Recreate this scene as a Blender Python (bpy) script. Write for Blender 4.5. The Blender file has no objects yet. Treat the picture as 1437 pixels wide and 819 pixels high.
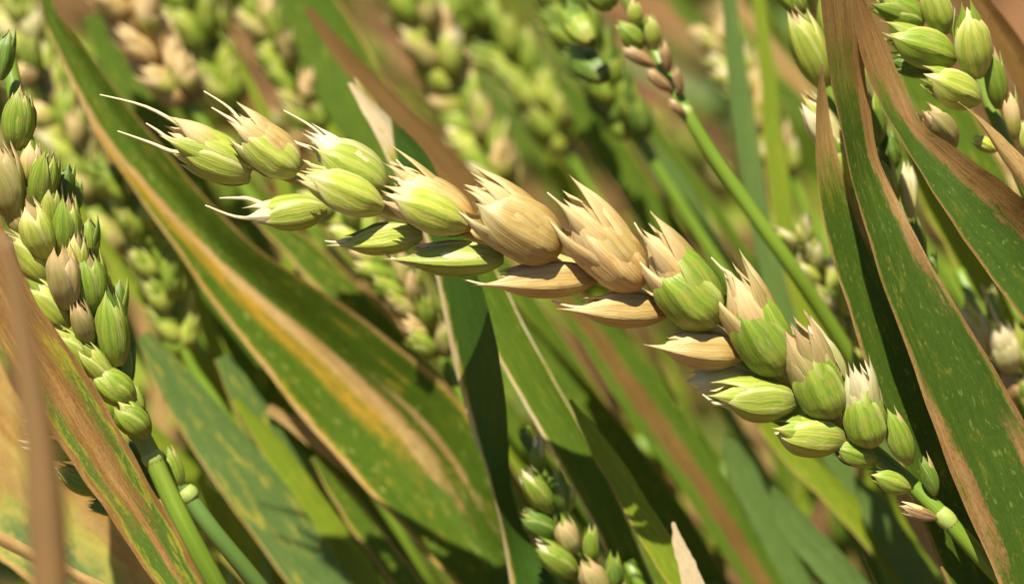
import bpy, math, random
from mathutils import Vector, Matrix, noise as mnoise
R = math.radians
rnd = random.Random(7)
scene = bpy.context.scene
col = scene.collection

# ------------------------------------------------------------------ camera
PW, PH = 1437.0, 819.0            # size of the photograph, the unit of at()
FOCUS = 0.25
LENS = 75.0
CAM_Z, PITCH, ROLL = 0.96, 38.0, 20.0
cam_d = bpy.data.cameras.new('camera')
cam = bpy.data.objects.new('camera', cam_d)
col.objects.link(cam)
cam_d.lens = LENS; cam_d.sensor_width = 36.0
cam_d.clip_start = 0.01; cam_d.clip_end = 200.0
cam_d.dof.use_dof = True; cam_d.dof.focus_distance = FOCUS - 0.002; cam_d.dof.aperture_fstop = 13.5
CM = (Matrix.Translation((0, 0, CAM_Z)) @ Matrix.Rotation(R(90 - PITCH), 4, 'X') @ Matrix.Rotation(R(-ROLL), 4, 'Z'))
cam.matrix_world = CM
scene.camera = cam
CR = CM.to_3x3()
CX, CY, CZ = CR.col[0].copy(), CR.col[1].copy(), CR.col[2].copy()   # right, up, back
CL = CM.translation.copy()
UNIT = 36.0 / LENS / PW

# ------------------------------------------------------------------ world and sun
SUN_CAM = Vector((-0.20, 0.765, 0.61)).normalized()
SUN = (CR @ SUN_CAM).normalized()
world = bpy.data.worlds.new('World'); scene.world = world; world.use_nodes = True
wn = world.node_tree.nodes; wl = world.node_tree.links
wn.clear()
wo = wn.new('ShaderNodeOutputWorld'); wb = wn.new('ShaderNodeBackground'); ws = wn.new('ShaderNodeTexSky')
ws.sky_type = 'NISHITA'; ws.sun_disc = False
ws.sun_elevation = math.asin(SUN.z); ws.sun_rotation = math.atan2(SUN.x, SUN.y)
wb.inputs['Strength'].default_value = 0.05
wl.new(ws.outputs[0], wb.inputs[0]); wl.new(wb.outputs[0], wo.inputs[0])
sl = bpy.data.lights.new('sun', 'SUN'); so = bpy.data.objects.new('sun', sl); col.objects.link(so)
sl.energy = 5.0; sl.angle = R(0.53); sl.color = (1.0, 0.935, 0.80)
so.rotation_euler = SUN.to_track_quat('Z', 'Y').to_euler()
so.location = (0, 0, 3)
scene.view_settings.view_transform = 'Standard'; scene.view_settings.look = 'None'
scene.view_settings.exposure = 0.95; scene.view_settings.gamma = 1.0
scene.view_settings.use_curve_mapping = False
scene.cycles.use_denoising = True
scene.cycles.max_bounces = 5; scene.cycles.diffuse_bounces = 3; scene.cycles.glossy_bounces = 2; scene.cycles.transmission_bounces = 4; scene.cycles.transparent_max_bounces = 8
scene.cycles.sample_clamp_indirect = 4.0

def at(px, py, z=0.0):
    """photo pixel and millimetres behind the main ear -> a point of the place"""
    d = FOCUS + z * 0.001
    return CL + CX * ((px - PW / 2) * UNIT * d) + CY * (-(py - PH / 2) * UNIT * d) - CZ * d
def mm(px, z=0.0): return px * UNIT * (FOCUS + z * 0.001)
def project(p):
    q = p - CL; d = -q.dot(CZ)
    if d <= 0.005: return None
    return (q.dot(CX) / (UNIT * d) + PW / 2, -q.dot(CY) / (UNIT * d) + PH / 2, d)

# ------------------------------------------------------------------ materials
class G:
    """a few short hands for building node trees"""
    def __init__(s, name):
        s.m = bpy.data.materials.new(name); s.m.use_nodes = True
        s.t = s.m.node_tree; s.t.nodes.clear()
        s.out = s.t.nodes.new('ShaderNodeOutputMaterial')
    def put(s, sock, v):
        if isinstance(v, bpy.types.NodeSocket): s.t.links.new(v, sock)
        elif v is not None:
            if isinstance(v, (tuple, list)) and len(v) == 3 and sock.type == 'RGBA': v = (*v, 1)
            sock.default_value = v
    def math(s, op, a, b=None, c=None, clamp=False):
        n = s.t.nodes.new('ShaderNodeMath'); n.operation = op; n.use_clamp = clamp
        s.put(n.inputs[0], a); s.put(n.inputs[1], b)
        if c is not None: s.put(n.inputs[2], c)
        return n.outputs[0]
    def add(s, a, b): return s.math('ADD', a, b)
    def mul(s, a, b): return s.math('MULTIPLY', a, b)
    def sub(s, a, b): return s.math('SUBTRACT', a, b)
    def step(s, v, a, b):
        n = s.t.nodes.new('ShaderNodeMapRange'); n.interpolation_type = 'SMOOTHSTEP'
        s.put(n.inputs[0], v); s.put(n.inputs[1], a); s.put(n.inputs[2], b)
        n.inputs[3].default_value = 0; n.inputs[4].default_value = 1
        return n.outputs[0]
    def mix(s, f, a, b, mode='MIX'):
        n = s.t.nodes.new('ShaderNodeMix'); n.data_type = 'RGBA'; n.blend_type = mode; n.clamp_factor = True
        s.put(n.inputs[0], f); s.put(n.inputs[6], a); s.put(n.inputs[7], b)
        return n.outputs[2]
    def vec(s, x, y, z=0.0):
        n = s.t.nodes.new('ShaderNodeCombineXYZ')
        s.put(n.inputs[0], x); s.put(n.inputs[1], y); s.put(n.inputs[2], z)
        return n.outputs[0]
    def noise(s, v, scale=1.0, detail=2.0, rough=0.5):
        n = s.t.nodes.new('ShaderNodeTexNoise')
        s.put(n.inputs['Vector'], v); n.inputs['Scale'].default_value = scale
        n.inputs['Detail'].default_value = detail; n.inputs['Roughness'].default_value = rough
        return n.outputs[0]
    def uv(s):
        n = s.t.nodes.new('ShaderNodeUVMap'); x = s.t.nodes.new('ShaderNodeSeparateXYZ')
        s.t.links.new(n.outputs[0], x.inputs[0]); return x.outputs[0], x.outputs[1]
    def rand(s):
        return s.t.nodes.new('ShaderNodeObjectInfo').outputs['Random']
    def coord(s):
        return s.t.nodes.new('ShaderNodeTexCoord').outputs['Object']
    def curve(s, v, pts):
        """piecewise curve of v through pts, as a grey ramp"""
        n = s.t.nodes.new('ShaderNodeValToRGB'); n.color_ramp.interpolation = 'LINEAR'
        e = n.color_ramp.elements
        while len(e) < len(pts): e.new(0.5)
        for k, (p, q) in enumerate(pts): e[k].position = p; e[k].color = (q, q, q, 1)
        s.put(n.inputs[0], v); return n.outputs[0]
    def surface(s, color, rough=0.5, spec=0.35, trans=0.25, tcolor=None, height=None, bump=0.3, dist=0.0003):
        p = s.t.nodes.new('ShaderNodeBsdfPrincipled')
        s.put(p.inputs['Base Color'], color); s.put(p.inputs['Roughness'], rough)
        p.inputs['Specular IOR Level'].default_value = spec
        sh = p.outputs[0]
        nrm = None
        if height is not None:
            b = s.t.nodes.new('ShaderNodeBump'); b.inputs['Strength'].default_value = bump
            b.inputs['Distance'].default_value = dist; s.put(b.inputs['Height'], height)
            nrm = b.outputs[0]; s.put(p.inputs['Normal'], nrm)
        if trans > 0:
            t = s.t.nodes.new('ShaderNodeBsdfTranslucent'); s.put(t.inputs[0], tcolor if tcolor is not None else color)
            if nrm is not None: s.put(t.inputs['Normal'], nrm)
            x = s.t.nodes.new('ShaderNodeMixShader'); x.inputs[0].default_value = trans
            s.t.links.new(sh, x.inputs[1]); s.t.links.new(t.outputs[0], x.inputs[2]); sh = x.outputs[0]
        s.t.links.new(sh, s.out.inputs[0])
        return s.m

def bract_material(name, base, body, vein, tip, tip0, tip1, veins=7.0, veinamt=0.6, margin=None, blotch=None, blotch_amt=0.0, trans=0.22):
    """v = 0 at the foot of the bract, 1 at its point"""
    g = G(name); u, v = g.uv(); r = g.rand(); rz = g.mul(r, 37.0)
    wob = g.noise(g.vec(g.mul(u, 3.0), g.mul(v, 4.0), rz), 1.0, 2.0)
    streak = g.noise(g.vec(g.mul(u, 26.0), g.mul(v, 3.0), rz), 1.0, 3.0, 0.6)
    fine = g.noise(g.vec(g.mul(u, 90.0), g.mul(v, 14.0), rz), 1.0, 2.0, 0.6)
    s = g.math('SINE', g.mul(g.add(u, g.mul(g.sub(wob, 0.5), 0.12)), 6.2832 * veins))
    s3 = g.math('SINE', g.mul(g.add(u, g.mul(g.sub(wob, 0.5), 0.12)), 6.2832 * veins * 3.0))
    vm = g.step(g.add(g.mul(s, 0.55), g.mul(g.sub(streak, 0.5), 1.8)), -0.1, 0.6)
    c = g.mix(g.step(v, 0.02, 0.32), base, body)
    c = g.mix(g.mul(vm, veinamt), c, vein)
    c = g.mix(g.mul(g.step(g.add(s3, g.mul(g.sub(streak, 0.5), 4.0)), 0.1, 1.2), 0.38), c, vein)
    c = g.mix(g.mul(g.step(streak, 0.52, 0.72), 0.45), c, tip)
    if blotch is not None:
        bl = g.noise(g.vec(g.mul(u, 4.0), g.mul(v, 5.0), g.add(rz, 9.0)), 1.0, 3.0, 0.6)
        c = g.mix(g.mul(g.step(bl, 0.5, 0.66), blotch_amt), c, blotch)
    tm = g.step(g.add(v, g.add(g.mul(g.sub(streak, 0.5), 0.5), g.mul(g.sub(r, 0.5), 0.14))), tip0, tip1)
    c = g.mix(tm, c, tip)
    if margin is not None:
        e = g.math('ABSOLUTE', g.sub(u, 0.5))
        c = g.mix(g.mul(g.step(g.add(e, g.mul(g.sub(wob, 0.5), 0.1)), 0.3, 0.46), 0.75), c, margin)
    c = g.mix(g.mul(g.step(fine, 0.5, 0.8), 0.22), c, g.mix(1.0, c, (0.55, 0.5, 0.4), 'MULTIPLY'))
    hv = g.mix(1.0, c, g.vec(g.add(0.82, g.mul(r, 0.36)), g.add(0.86, g.mul(r, 0.28)), g.add(0.8, g.mul(r, 0.4))), 'MULTIPLY')
    h = g.add(g.add(g.mul(s, 0.10), g.mul(s3, 0.10)), g.add(g.mul(streak, 0.7), g.mul(fine, 0.4)))
    return g.surface(hv, 0.4, 0.42, trans, None, h, 0.45, 0.00014)

B = {}
B['lime'] = bract_material('lime_bract', (0.52, 0.50, 0.13), (0.47, 0.50, 0.07), (0.22, 0.35, 0.02), (0.72, 0.62, 0.30), 0.70, 1.05, 5, 0.6, (0.64, 0.62, 0.24))
B['green'] = bract_material('green_bract', (0.36, 0.36, 0.055), (0.26, 0.36, 0.03), (0.12, 0.23, 0.012), (0.62, 0.48, 0.20), 0.84, 1.15, 5, 0.6, (0.46, 0.49, 0.13), (0.42, 0.30, 0.07), 0.3)
B['deep'] = bract_material('deep_green_bract', (0.22, 0.27, 0.04), (0.13, 0.22, 0.02), (0.06, 0.14, 0.012), (0.44, 0.38, 0.15), 0.86, 1.2, 5, 0.6, (0.30, 0.37, 0.10))
B['straw'] = bract_material('straw_bract', (0.54, 0.33, 0.085), (0.64, 0.455, 0.155), (0.46, 0.27, 0.07), (0.78, 0.62, 0.31), 0.5, 1.0, 7, 0.6, (0.76, 0.59, 0.27), (0.42, 0.22, 0.05), 0.35, 0.26)
B['turning'] = bract_material('turning_bract', (0.42, 0.40, 0.07), (0.48, 0.45, 0.08), (0.30, 0.34, 0.03), (0.76, 0.55, 0.26), 0.34, 0.7, 6, 0.5, (0.70, 0.55, 0.25), (0.52, 0.32, 0.11), 0.35)
B['pale'] = bract_material('pale_bract', (0.62, 0.57, 0.20), (0.70, 0.63, 0.26), (0.42, 0.46, 0.09), (0.84, 0.73, 0.46), 0.5, 0.9, 5, 0.5, (0.78, 0.70, 0.40), None, 0, 0.3)
B['blush'] = bract_material('blush_bract', (0.40, 0.35, 0.09), (0.44, 0.37, 0.12), (0.28, 0.30, 0.05), (0.58, 0.40, 0.20), 0.6, 1.0, 5, 0.55, (0.54, 0.45, 0.20), (0.42, 0.21, 0.09), 0.4)
B['brown'] = bract_material('brown_bract', (0.36, 0.22, 0.08), (0.42, 0.26, 0.10), (0.18, 0.09, 0.035), (0.60, 0.43, 0.22), 0.5, 1.0, 5, 0.6, (0.52, 0.36, 0.17), (0.14, 0.07, 0.03), 0.5)

def stem_material(name, c1, c2, c3, amt):
    g = G(name); u, v = g.uv(); r = g.mul(g.rand(), 31.0)
    st = g.noise(g.vec(g.mul(u, 30.0), g.mul(v, 5.0), r), 1.0, 3.0, 0.6)
    bl = g.noise(g.vec(g.mul(u, 3.0), g.mul(v, 26.0), r), 1.0, 3.0, 0.6)
    c = g.mix(st, c1, c2)
    c = g.mix(g.mul(g.step(bl, 0.5, 0.7), amt), c, c3)
    ln = g.math('SINE', g.mul(u, 6.2832 * 24))
    return g.surface(c, 0.4, 0.45, 0.06, None, g.add(g.mul(ln, 0.08), st), 0.35, 0.00012)
STEM = stem_material('green_stem', (0.11, 0.195, 0.012), (0.18, 0.275, 0.02), (0.28, 0.33, 0.05), 0.4)
STEM_BLUE = stem_material('bluish_stem', (0.085, 0.16, 0.025), (0.13, 0.22, 0.04), (0.22, 0.29, 0.08), 0.3)
RACHIS = stem_material('straw_rachis', (0.42, 0.32, 0.10), (0.55, 0.42, 0.16), (0.34, 0.34, 0.07), 0.4)
STEM_DRY = stem_material('dry_stem', (0.17, 0.092, 0.028), (0.24, 0.14, 0.048), (0.12, 0.062, 0.018), 0.5)
NODE = stem_material('pale_collar', (0.26, 0.35, 0.06), (0.36, 0.43, 0.10), (0.48, 0.46, 0.2), 0.4)
def awn_material():
    g = G('awn'); u, v = g.uv()
    c = g.mix(g.step(v, 0.0, 0.5), (0.44, 0.44, 0.12), (0.70, 0.57, 0.33))
    return g.surface(c, 0.5, 0.3, 0.1)
AWN = awn_material()

DRY = ((0.34, 0.21, 0.07), (0.50, 0.34, 0.135), (0.16, 0.085, 0.026))
def leaf_material(name, g1, g2, yellow=(0.42, 0.36, 0.04), patch=0.0, pth=0.56, el=0.0, er=0.0, tip=None, base=None,
                  stripes=(), dry=DRY, rust=0.12, trans=0.28, seed=0.0, spec=0.24, freq=(9.0, 20.0)):
    """u = 0 on the leaf's first edge, 1 on its other; v = 0 at the tip, 1 at the foot"""
    g = G(name); u, v = g.uv(); z = g.add(g.mul(g.rand(), 23.0), seed)
    streak = g.noise(g.vec(g.mul(u, 22.0), g.mul(v, 9.0), z), 1.0, 4.0, 0.65)
    fine = g.noise(g.vec(g.mul(u, 90.0), g.mul(v, 150.0), z), 1.0, 3.0, 0.65)
    mott = g.noise(g.vec(g.mul(u, freq[0]), g.mul(v, freq[1]), g.add(z, 4.0)), 1.0, 4.0, 0.62)
    spot = g.add(g.noise(g.vec(g.mul(u, 30.0), g.mul(v, 80.0), g.add(z, 8.0)), 1.0, 4.0, 0.65), g.mul(g.sub(mott, 0.5), 0.5))
    vein = g.math('SINE', g.mul(u, 6.2832 * 26))
    c = g.mix(streak, g1, g2)
    c = g.mix(g.mul(g.step(g.add(vein, g.mul(g.sub(streak, 0.5), 3.0)), 0.0, 1.2), 0.10), c, g.mix(1.0, c, (1.5, 1.4, 1.3), 'MULTIPLY'))
    dc = g.mix(g.step(streak, 0.3, 0.7), dry[0], dry[1])
    dc = g.mix(g.mul(g.step(mott, 0.52, 0.72), 0.55), dc, dry[2])
    dc = g.mix(g.mul(g.step(fine, 0.5, 0.72), 0.4), dc, dry[2])
    if patch > 0:
        c = g.mix(g.mul(g.step(g.add(mott, g.mul(g.sub(streak, 0.5), 0.35)), pth, pth + 0.1), patch), c, yellow)
        c = g.mix(g.mul(g.step(g.add(mott, g.mul(g.sub(fine, 0.5), 0.3)), pth + 0.12, pth + 0.2), patch * 0.8), c, dc)
    if rust > 0:
        c = g.mix(g.mul(g.step(spot, 0.60, 0.70), rust), c, (0.36, 0.24, 0.04))
        c = g.mix(g.mul(g.step(g.noise(g.vec(g.mul(u, 20.0), g.mul(v, 70.0), g.add(z, 15.0)), 1.0, 2.0), 0.62, 0.72), rust * 1.3), c, (0.36, 0.38, 0.10))
    dm = None
    rough_n = g.add(g.mul(g.sub(mott, 0.5), 1.5), g.add(g.mul(g.sub(streak, 0.5), 0.9), g.mul(g.sub(fine, 0.5), 0.5)))
    for w, e in ((el, u), (er, g.sub(1.0, u))):
        if w > 0:
            q = g.add(g.math('DIVIDE', e, w), g.mul(rough_n, 1.7))
            c = g.mix(g.mul(g.sub(1.0, g.step(q, 1.0, 1.7)), 0.8), c, yellow)
            m = g.sub(1.0, g.step(q, 0.75, 1.1)); dm = m if dm is None else g.math('MAXIMUM', dm, m)
    if tip is not None:
        q = g.add(v, g.mul(rough_n, 0.18))
        c = g.mix(g.sub(1.0, g.step(q, tip, tip + 0.12)), c, yellow)
        m = g.sub(1.0, g.step(q, tip - 0.04, tip + 0.05)); dm = m if dm is None else g.math('MAXIMUM', dm, m)
    for (pts, w, kind, v0, v1) in stripes:
        cu = g.curve(v, pts)
        d = g.math('ABSOLUTE', g.sub(u, cu))
        q = g.add(g.math('DIVIDE', d, w), g.mul(rough_n, 1.1))
        m = g.sub(1.0, g.step(q, 0.55, 1.15))
        m = g.mul(m, g.mul(g.step(v, v0 - 0.05, v0 + 0.03), g.sub(1.0, g.step(g.add(v, g.mul(rough_n, 0.2)), v1 - 0.04, v1 + 0.06))))
        if kind == 'dry': dm = m if dm is None else g.math('MAXIMUM', dm, m)
        else: c = g.mix(g.mul(m, g.add(0.35, g.mul(g.step(g.add(mott, g.mul(g.sub(streak, 0.5), 0.6)), 0.3, 0.62), 0.6))), c, kind)
    if dm is not None: c = g.mix(dm, c, dc)
    c = g.mix(g.mul(g.step(fine, 0.42, 0.7), 0.5), c, g.mix(1.0, c, (0.55, 0.6, 0.5), 'MULTIPLY'))
    c = g.mix(g.mul(g.step(mott, 0.40, 0.62), 0.35), c, g.mix(1.0, c, (1.45, 1.3, 1.1), 'MULTIPLY'))
    h = g.add(g.mul(vein, 0.05), g.add(g.mul(streak, 0.8), g.add(g.mul(fine, 0.5), g.mul(mott, 0.8))))
    tc = g.mix(1.0, c, (1.25, 1.2, 0.6), 'MULTIPLY')
    return g.surface(c, g.add(0.42, g.mul(streak, 0.2)), spec, trans, tc, h, 0.4, 0.00025)

GR1, GR2 = (0.052, 0.105, 0.006), (0.115, 0.185, 0.010)
BL1, BL2 = (0.075, 0.14, 0.030), (0.14, 0.215, 0.050)
YG1, YG2 = (0.14, 0.21, 0.010), (0.23, 0.30, 0.018)
L = {}
L['plain'] = leaf_material('plain_leaf', GR1, GR2, patch=0.35, pth=0.6, er=0.03)
L['fresh'] = leaf_material('fresh_leaf', YG1, YG2, patch=0.5, pth=0.6, el=0.04, seed=3)
L['bluish'] = leaf_material('bluish_leaf', BL1, BL2, patch=0.25, pth=0.64, rust=0.1, seed=5)
L['spotted'] = leaf_material('spotted_leaf', BL1, BL2, patch=0.6, pth=0.56, el=0.03, rust=0.3, seed=6, freq=(6.0, 11.0))
L['brownedge'] = leaf_material('brown_edged_leaf', GR1, GR2, patch=0.5, pth=0.56, el=0.09, er=0.06, seed=9)
L['dry'] = leaf_material('dry_leaf', (0.32, 0.2, 0.07), (0.48, 0.33, 0.14), patch=0, rust=0, tip=1.5, seed=2)
L['drybrown'] = leaf_material('dry_brown_leaf', (0.2, 0.1, 0.04), (0.3, 0.17, 0.07), patch=0, rust=0, tip=1.5, seed=12,
                              dry=((0.15, 0.08, 0.02), (0.22, 0.125, 0.035), (0.08, 0.04, 0.011)))

# ------------------------------------------------------------------ mesh helpers
def mesh_object(name, verts, faces, uvs, mats, parent=None, fmat=None, smooth=True, matrix=None):
    me = bpy.data.meshes.new(name); me.from_pydata(verts, [], faces)
    if uvs is not None:
        lay = me.uv_layers.new(name='UVMap').data
        for lp in me.loops: lay[lp.index].uv = uvs[lp.vertex_index]
    for m in (mats if isinstance(mats, (list, tuple)) else [mats]): me.materials.append(m)
    if fmat: me.polygons.foreach_set('material_index', fmat)
    if smooth: me.polygons.foreach_set('use_smooth', [True] * len(me.polygons))
    o = bpy.data.objects.new(name, me); col.objects.link(o)
    if parent is not None: o.parent = parent
    if matrix is not None: o.matrix_basis = matrix
    return o
def link_copy(me, name, parent, matrix):
    o = bpy.data.objects.new(name, me); col.objects.link(o); o.parent = parent; o.matrix_basis = matrix; return o
def tag(o, label, cat, group=None):
    o['label'] = label; o['category'] = cat
    if group: o['group'] = group
    return o
def thing(name, loc, label, cat, group=None):
    o = bpy.data.objects.new(name, None); col.objects.link(o); o.location = loc; o.empty_display_size = 0.01
    return tag(o, label, cat, group)

def interp(tab, v):
    for (a, x), (b, y) in zip(tab, tab[1:]):
        if v <= b:
            t = (v - a) / (b - a); t = t * t * (3 - 2 * t) if False else t
            return x + (y - x) * t
    return tab[-1][1]
def catmull(P, n):
    """n + 1 points through the control tuples P"""
    out = []; m = len(P) - 1
    for k in range(n + 1):
        s = k / n * m; i = min(int(s), m - 1); t = s - i
        p0, p1, p2, p3 = P[max(i - 1, 0)], P[i], P[i + 1], P[min(i + 2, m)]
        out.append(tuple(0.5 * (2 * b + (c - a) * t + (2 * a - 5 * b + 4 * c - d) * t * t + (3 * b - a - 3 * c + d) * t ** 3)
                         for a, b, c, d in zip(p0, p1, p2, p3)))
    return out
def tube(pts, radii, seg=10, origin=Vector((0, 0, 0)), cap=True):
    V, F, U = [], [], []
    n = len(pts); pts = [Vector(p) for p in pts]
    ref = Vector((0.31, 0.17, 0.93)); acc = 0.0
    tot = sum((pts[k + 1] - pts[k]).length for k in range(n - 1)) or 1.0
    side = None
    for k, p in enumerate(pts):
        t = (pts[min(k + 1, n - 1)] - pts[max(k - 1, 0)]).normalized()
        if side is None: side = t.orthogonal().normalized()
        side = (side - t * side.dot(t)).normalized(); up = t.cross(side)
        if k: acc += (p - pts[k - 1]).length
        for j in range(seg):
            a = 2 * math.pi * j / seg
            V.append(p + (side * math.cos(a) + up * math.sin(a)) * radii[k] - origin); U.append((j / seg, acc / tot))
    for k in range(n - 1):
        for j in range(seg):
            a, b = k * seg + j, k * seg + (j + 1) % seg
            F.append((a, b, b + seg, a + seg))
    if cap:
        F.append(tuple(range(seg))[::-1]); F.append(tuple(range((n - 1) * seg, n * seg)))
    return V, F, U

# ------------------------------------------------------------------ bracts
GLUME = [(0, .28), (.06, .48), (.14, .70), (.26, .90), (.40, 1.0), (.54, .98), (.66, .89), (.76, .73), (.84, .54), (.90, .34), (.95, .17), (1, .02)]
LEMMA = [(0, .24), (.08, .50), (.2, .80), (.34, .97), (.44, 1.0), (.56, .93), (.68, .77), (.78, .56), (.86, .34), (.92, .17), (.96, .09), (1, .012)]
KEEL = [(0, .30), (.08, .62), (.2, .90), (.34, 1.0), (.46, .97), (.56, .86), (.66, .66), (.74, .45), (.82, .25), (.9, .11), (1, .012)]
BLUNT = [(0, .32), (.05, .56), (.14, .82), (.28, .98), (.44, 1.0), (.60, .95), (.72, .84), (.81, .70), (.88, .50), (.93, .28), (.97, .12), (1, .02)]
def bract_data(table, keel, curl, nu, nv, seed, wrap=100, nick=0.0):
    """a keeled, boat-shaped scale: x across (-1..1), y along (0..1), z outward (0..1)"""
    V, F, U = [], [], []
    for k in range(nv + 1):
        v = k / nv; w = interp(table, v)
        wr = R(wrap) * (1 - 0.45 * v ** 3)
        for j in range(nu + 1):
            s = 2 * j / nu - 1; th = s * wr
            nz = mnoise.noise(Vector((s * 1.6 + seed * 7.1, v * 3.1, seed)))
            ww = w * (1 + 0.025 * nz)
            x = ww * math.sin(th) / math.sin(min(wr, math.pi / 2))
            z = ww * math.cos(th) * (1 + keel * math.exp(-(th / 0.22) ** 2)) + 0.02 * nz
            y = v + nick * (abs(s) ** 2) * max(0, v - .6) * -0.30 + 0.05 * v ** 5 * mnoise.noise(Vector((s * 3.3 + seed * 3, seed, 8.0)))
            z += curl * (v ** 2.2) + 0.10 * math.sin(v * math.pi)
            x += 0.10 * math.sin(v * 3 + seed * 2.2) * v
            V.append((x, y, z)); U.append((j / nu, v))
    for k in range(nv):
        for j in range(nu):
            a = k * (nu + 1) + j; F.append((a, a + 1, a + nu + 2, a + nu + 1))
    return V, F, U
def data_mesh(name, D, mat):
    me = bpy.data.meshes.new(name); me.from_pydata(D[0], [], D[1])
    lay = me.uv_layers.new(name='UVMap').data
    for lp in me.loops: lay[lp.index].uv = D[2][lp.vertex_index]
    me.materials.append(mat); me.polygons.foreach_set('use_smooth', [True] * len(me.polygons))
    return me
SHAPES = {}
for kind, tab, keel, curl in (('glume', GLUME, .26, -.06), ('lemma', LEMMA, .14, .06), ('blunt', BLUNT, .22, -.05), ('keel', KEEL, .42, .10)):
    for q in range(3):
        SHAPES[kind, q] = bract_data(tab, keel, curl + 0.12 * (q - 1), 12, 18, q * 1.7 + len(kind), 84 + 5 * q, 0.6)
        SHAPES[kind + '_far', q] = bract_data(tab, keel, curl + 0.12 * (q - 1), 6, 8, q * 1.7 + len(kind), 96, 0.3)
CACHE = {}
def bract_mesh(kind, q, cls):
    key = (kind, q, cls)
    if key not in CACHE: CACHE[key] = data_mesh(kind.replace('_far', '') , SHAPES[kind, q], B[cls])
    return CACHE[key]

# (kind, turn about the axis, outward tilt, length, half width, outward offset, which colour: 0 outer, 1 inner)
SPREAD = {
    'upper': [('blunt', -14, 1, .82, .365, .085, 0), ('glume', 60, 5, .80, .34, .08, 1), ('lemma', 26, 6, .97, .31, .0, 1), ('lemma', 92, 10, .98, .30, .02, 1),
              ('lemma', -78, 7, .88, .32, .02, 0), ('lemma', -10, 3, .90, .33, .02, 1), ('glume', 168, 3, .68, .40, .06, 0), ('lemma', 128, 7, .92, .32, .02, 1), ('lemma', -128, 7, .86, .32, .02, 0),
              ('lemma', 58, 12, 1.02, .20, .03, 1), ('lemma', 8, 7, 1.0, .19, .02, 1), ('lemma', 40, 9, .92, .17, .05, 1)],
    'cupped': [('blunt', -16, 0, .70, .40, .115, 0), ('glume', 60, 5, .78, .34, .08, 0), ('lemma', 26, 6, .97, .31, .0, 1), ('lemma', 92, 10, .98, .30, .02, 1),
              ('lemma', -78, 6, .88, .32, .02, 1), ('lemma', -12, 3, .92, .34, .02, 1), ('glume', 168, 3, .68, .40, .06, 0), ('lemma', 128, 7, .92, .32, .02, 1), ('lemma', -128, 7, .86, .32, .02, 0),
              ('lemma', 58, 12, 1.02, .20, .03, 1), ('lemma', 8, 7, 1.0, .19, .02, 1), ('lemma', 40, 9, .92, .17, .05, 1)],
    'lower': [('keel', -12, 0, 1.0, .46, .05, 0), ('glume', 66, 3, .74, .40, .04, 1), ('lemma', 24, 2, .82, .34, .0, 1), ('lemma', 104, 5, .78, .33, .02, 1),
              ('lemma', -96, 4, .78, .36, .02, 0), ('glume', 172, 3, .75, .40, .05, 0), ('lemma', 140, 6, .8, .32, .0, 1)],
    'layered': [('glume', -30, 2, .84, .44, .05, 0), ('glume', 40, 3, .80, .40, .05, 0), ('lemma', 4, 4, 1.0, .30, .0, 1), ('lemma', 84, 6, .90, .33, .02, 1),
              ('lemma', -90, 4, .84, .33, .02, 0), ('glume', 172, 3, .75, .40, .05, 0), ('lemma', 140, 6, .9, .32, .0, 1)],
    'plump': [('glume', 8, 1, .92, .46, .06, 0), ('glume', -62, 3, .80, .36, .06, 0), ('lemma', 58, 4, 1.0, .36, .02, 1), ('lemma', -28, 4, 1.0, .34, .0, 1),
              ('lemma', 104, 5, .9, .34, .02, 0), ('glume', 176, 2, .8, .42, .06, 0), ('lemma', -126, 5, .9, .32, .0, 0)],
    'fan': [('glume', -46, 6, .76, .36, .10, 0), ('glume', 52, 6, .74, .36, .10, 0), ('lemma', -20, 7, .96, .34, .03, 0), ('lemma', 30, 8, 1.0, .32, .03, 1),
            ('lemma', 2, 1, .86, .34, .0, 1), ('lemma', 96, 9, .9, .3, .03, 0), ('lemma', -96, 9, .92, .3, .03, 0), ('glume', 176, 4, .75, .4, .06, 0), ('lemma', 150, 7, .95, .32, .0, 1)],
    'pair': [('glume', -36, 3, .92, .35, .07, 0), ('glume', 42, 3, .86, .33, .06, 0), ('lemma', 4, 2, 1.0, .28, -.02, 1), ('lemma', 98, 6, .92, .30, .02, 0),
            ('lemma', -98, 5, .88, .30, .02, 1), ('glume', 172, 3, .85, .38, .05, 0), ('lemma', 138, 5, .95, .3, .0, 1)],
    'small': [('glume', 12, 2, .95, .44, .04, 0), ('lemma', -60, 5, .9, .36, .03, 0), ('lemma', 74, 5, 1.0, .34, .03, 1), ('glume', 180, 3, .9, .42, .04, 0)],
}
def spikelet_body(Lm, Wm):
    V, F, U = [], [], []; nu, nv = 10, 8
    for k in range(nv + 1):
        v = k / nv; w = max(0.02, math.sin(math.pi * min(1, 0.06 + v * 0.92)) ** 0.8)
        for j in range(nu):
            a = 2 * math.pi * j / nu
            V.append((math.cos(a) * w * Wm * .34, v * Lm * .78, math.sin(a) * w * Wm * .30)); U.append((j / nu, v))
    for k in range(nv):
        for j in range(nu):
            a, b = k * nu + j, k * nu + (j + 1) % nu; F.append((a, b, b + nu, a + nu))
    F.append(tuple(range(nu))[::-1]); F.append(tuple(range(nv * nu, nv * nu + nu)))
    return V, F, U
def bract_matrix(Lm, Wm, kind, phi, tilt, ln, hw, off, jit):
    phi += jit.uniform(-7, 7); tilt += jit.uniform(-2.0, 2.5); ln *= jit.uniform(.95, 1.05)
    M = Matrix.Rotation(R(phi), 4, 'Y') @ Matrix.Translation((0, 0, Wm * (0.02 + off))) @ Matrix.Rotation(R(-tilt), 4, 'X').inverted()
    return M @ Matrix.Diagonal((Wm * hw, Lm * ln, Wm * hw * .70, 1))
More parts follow.
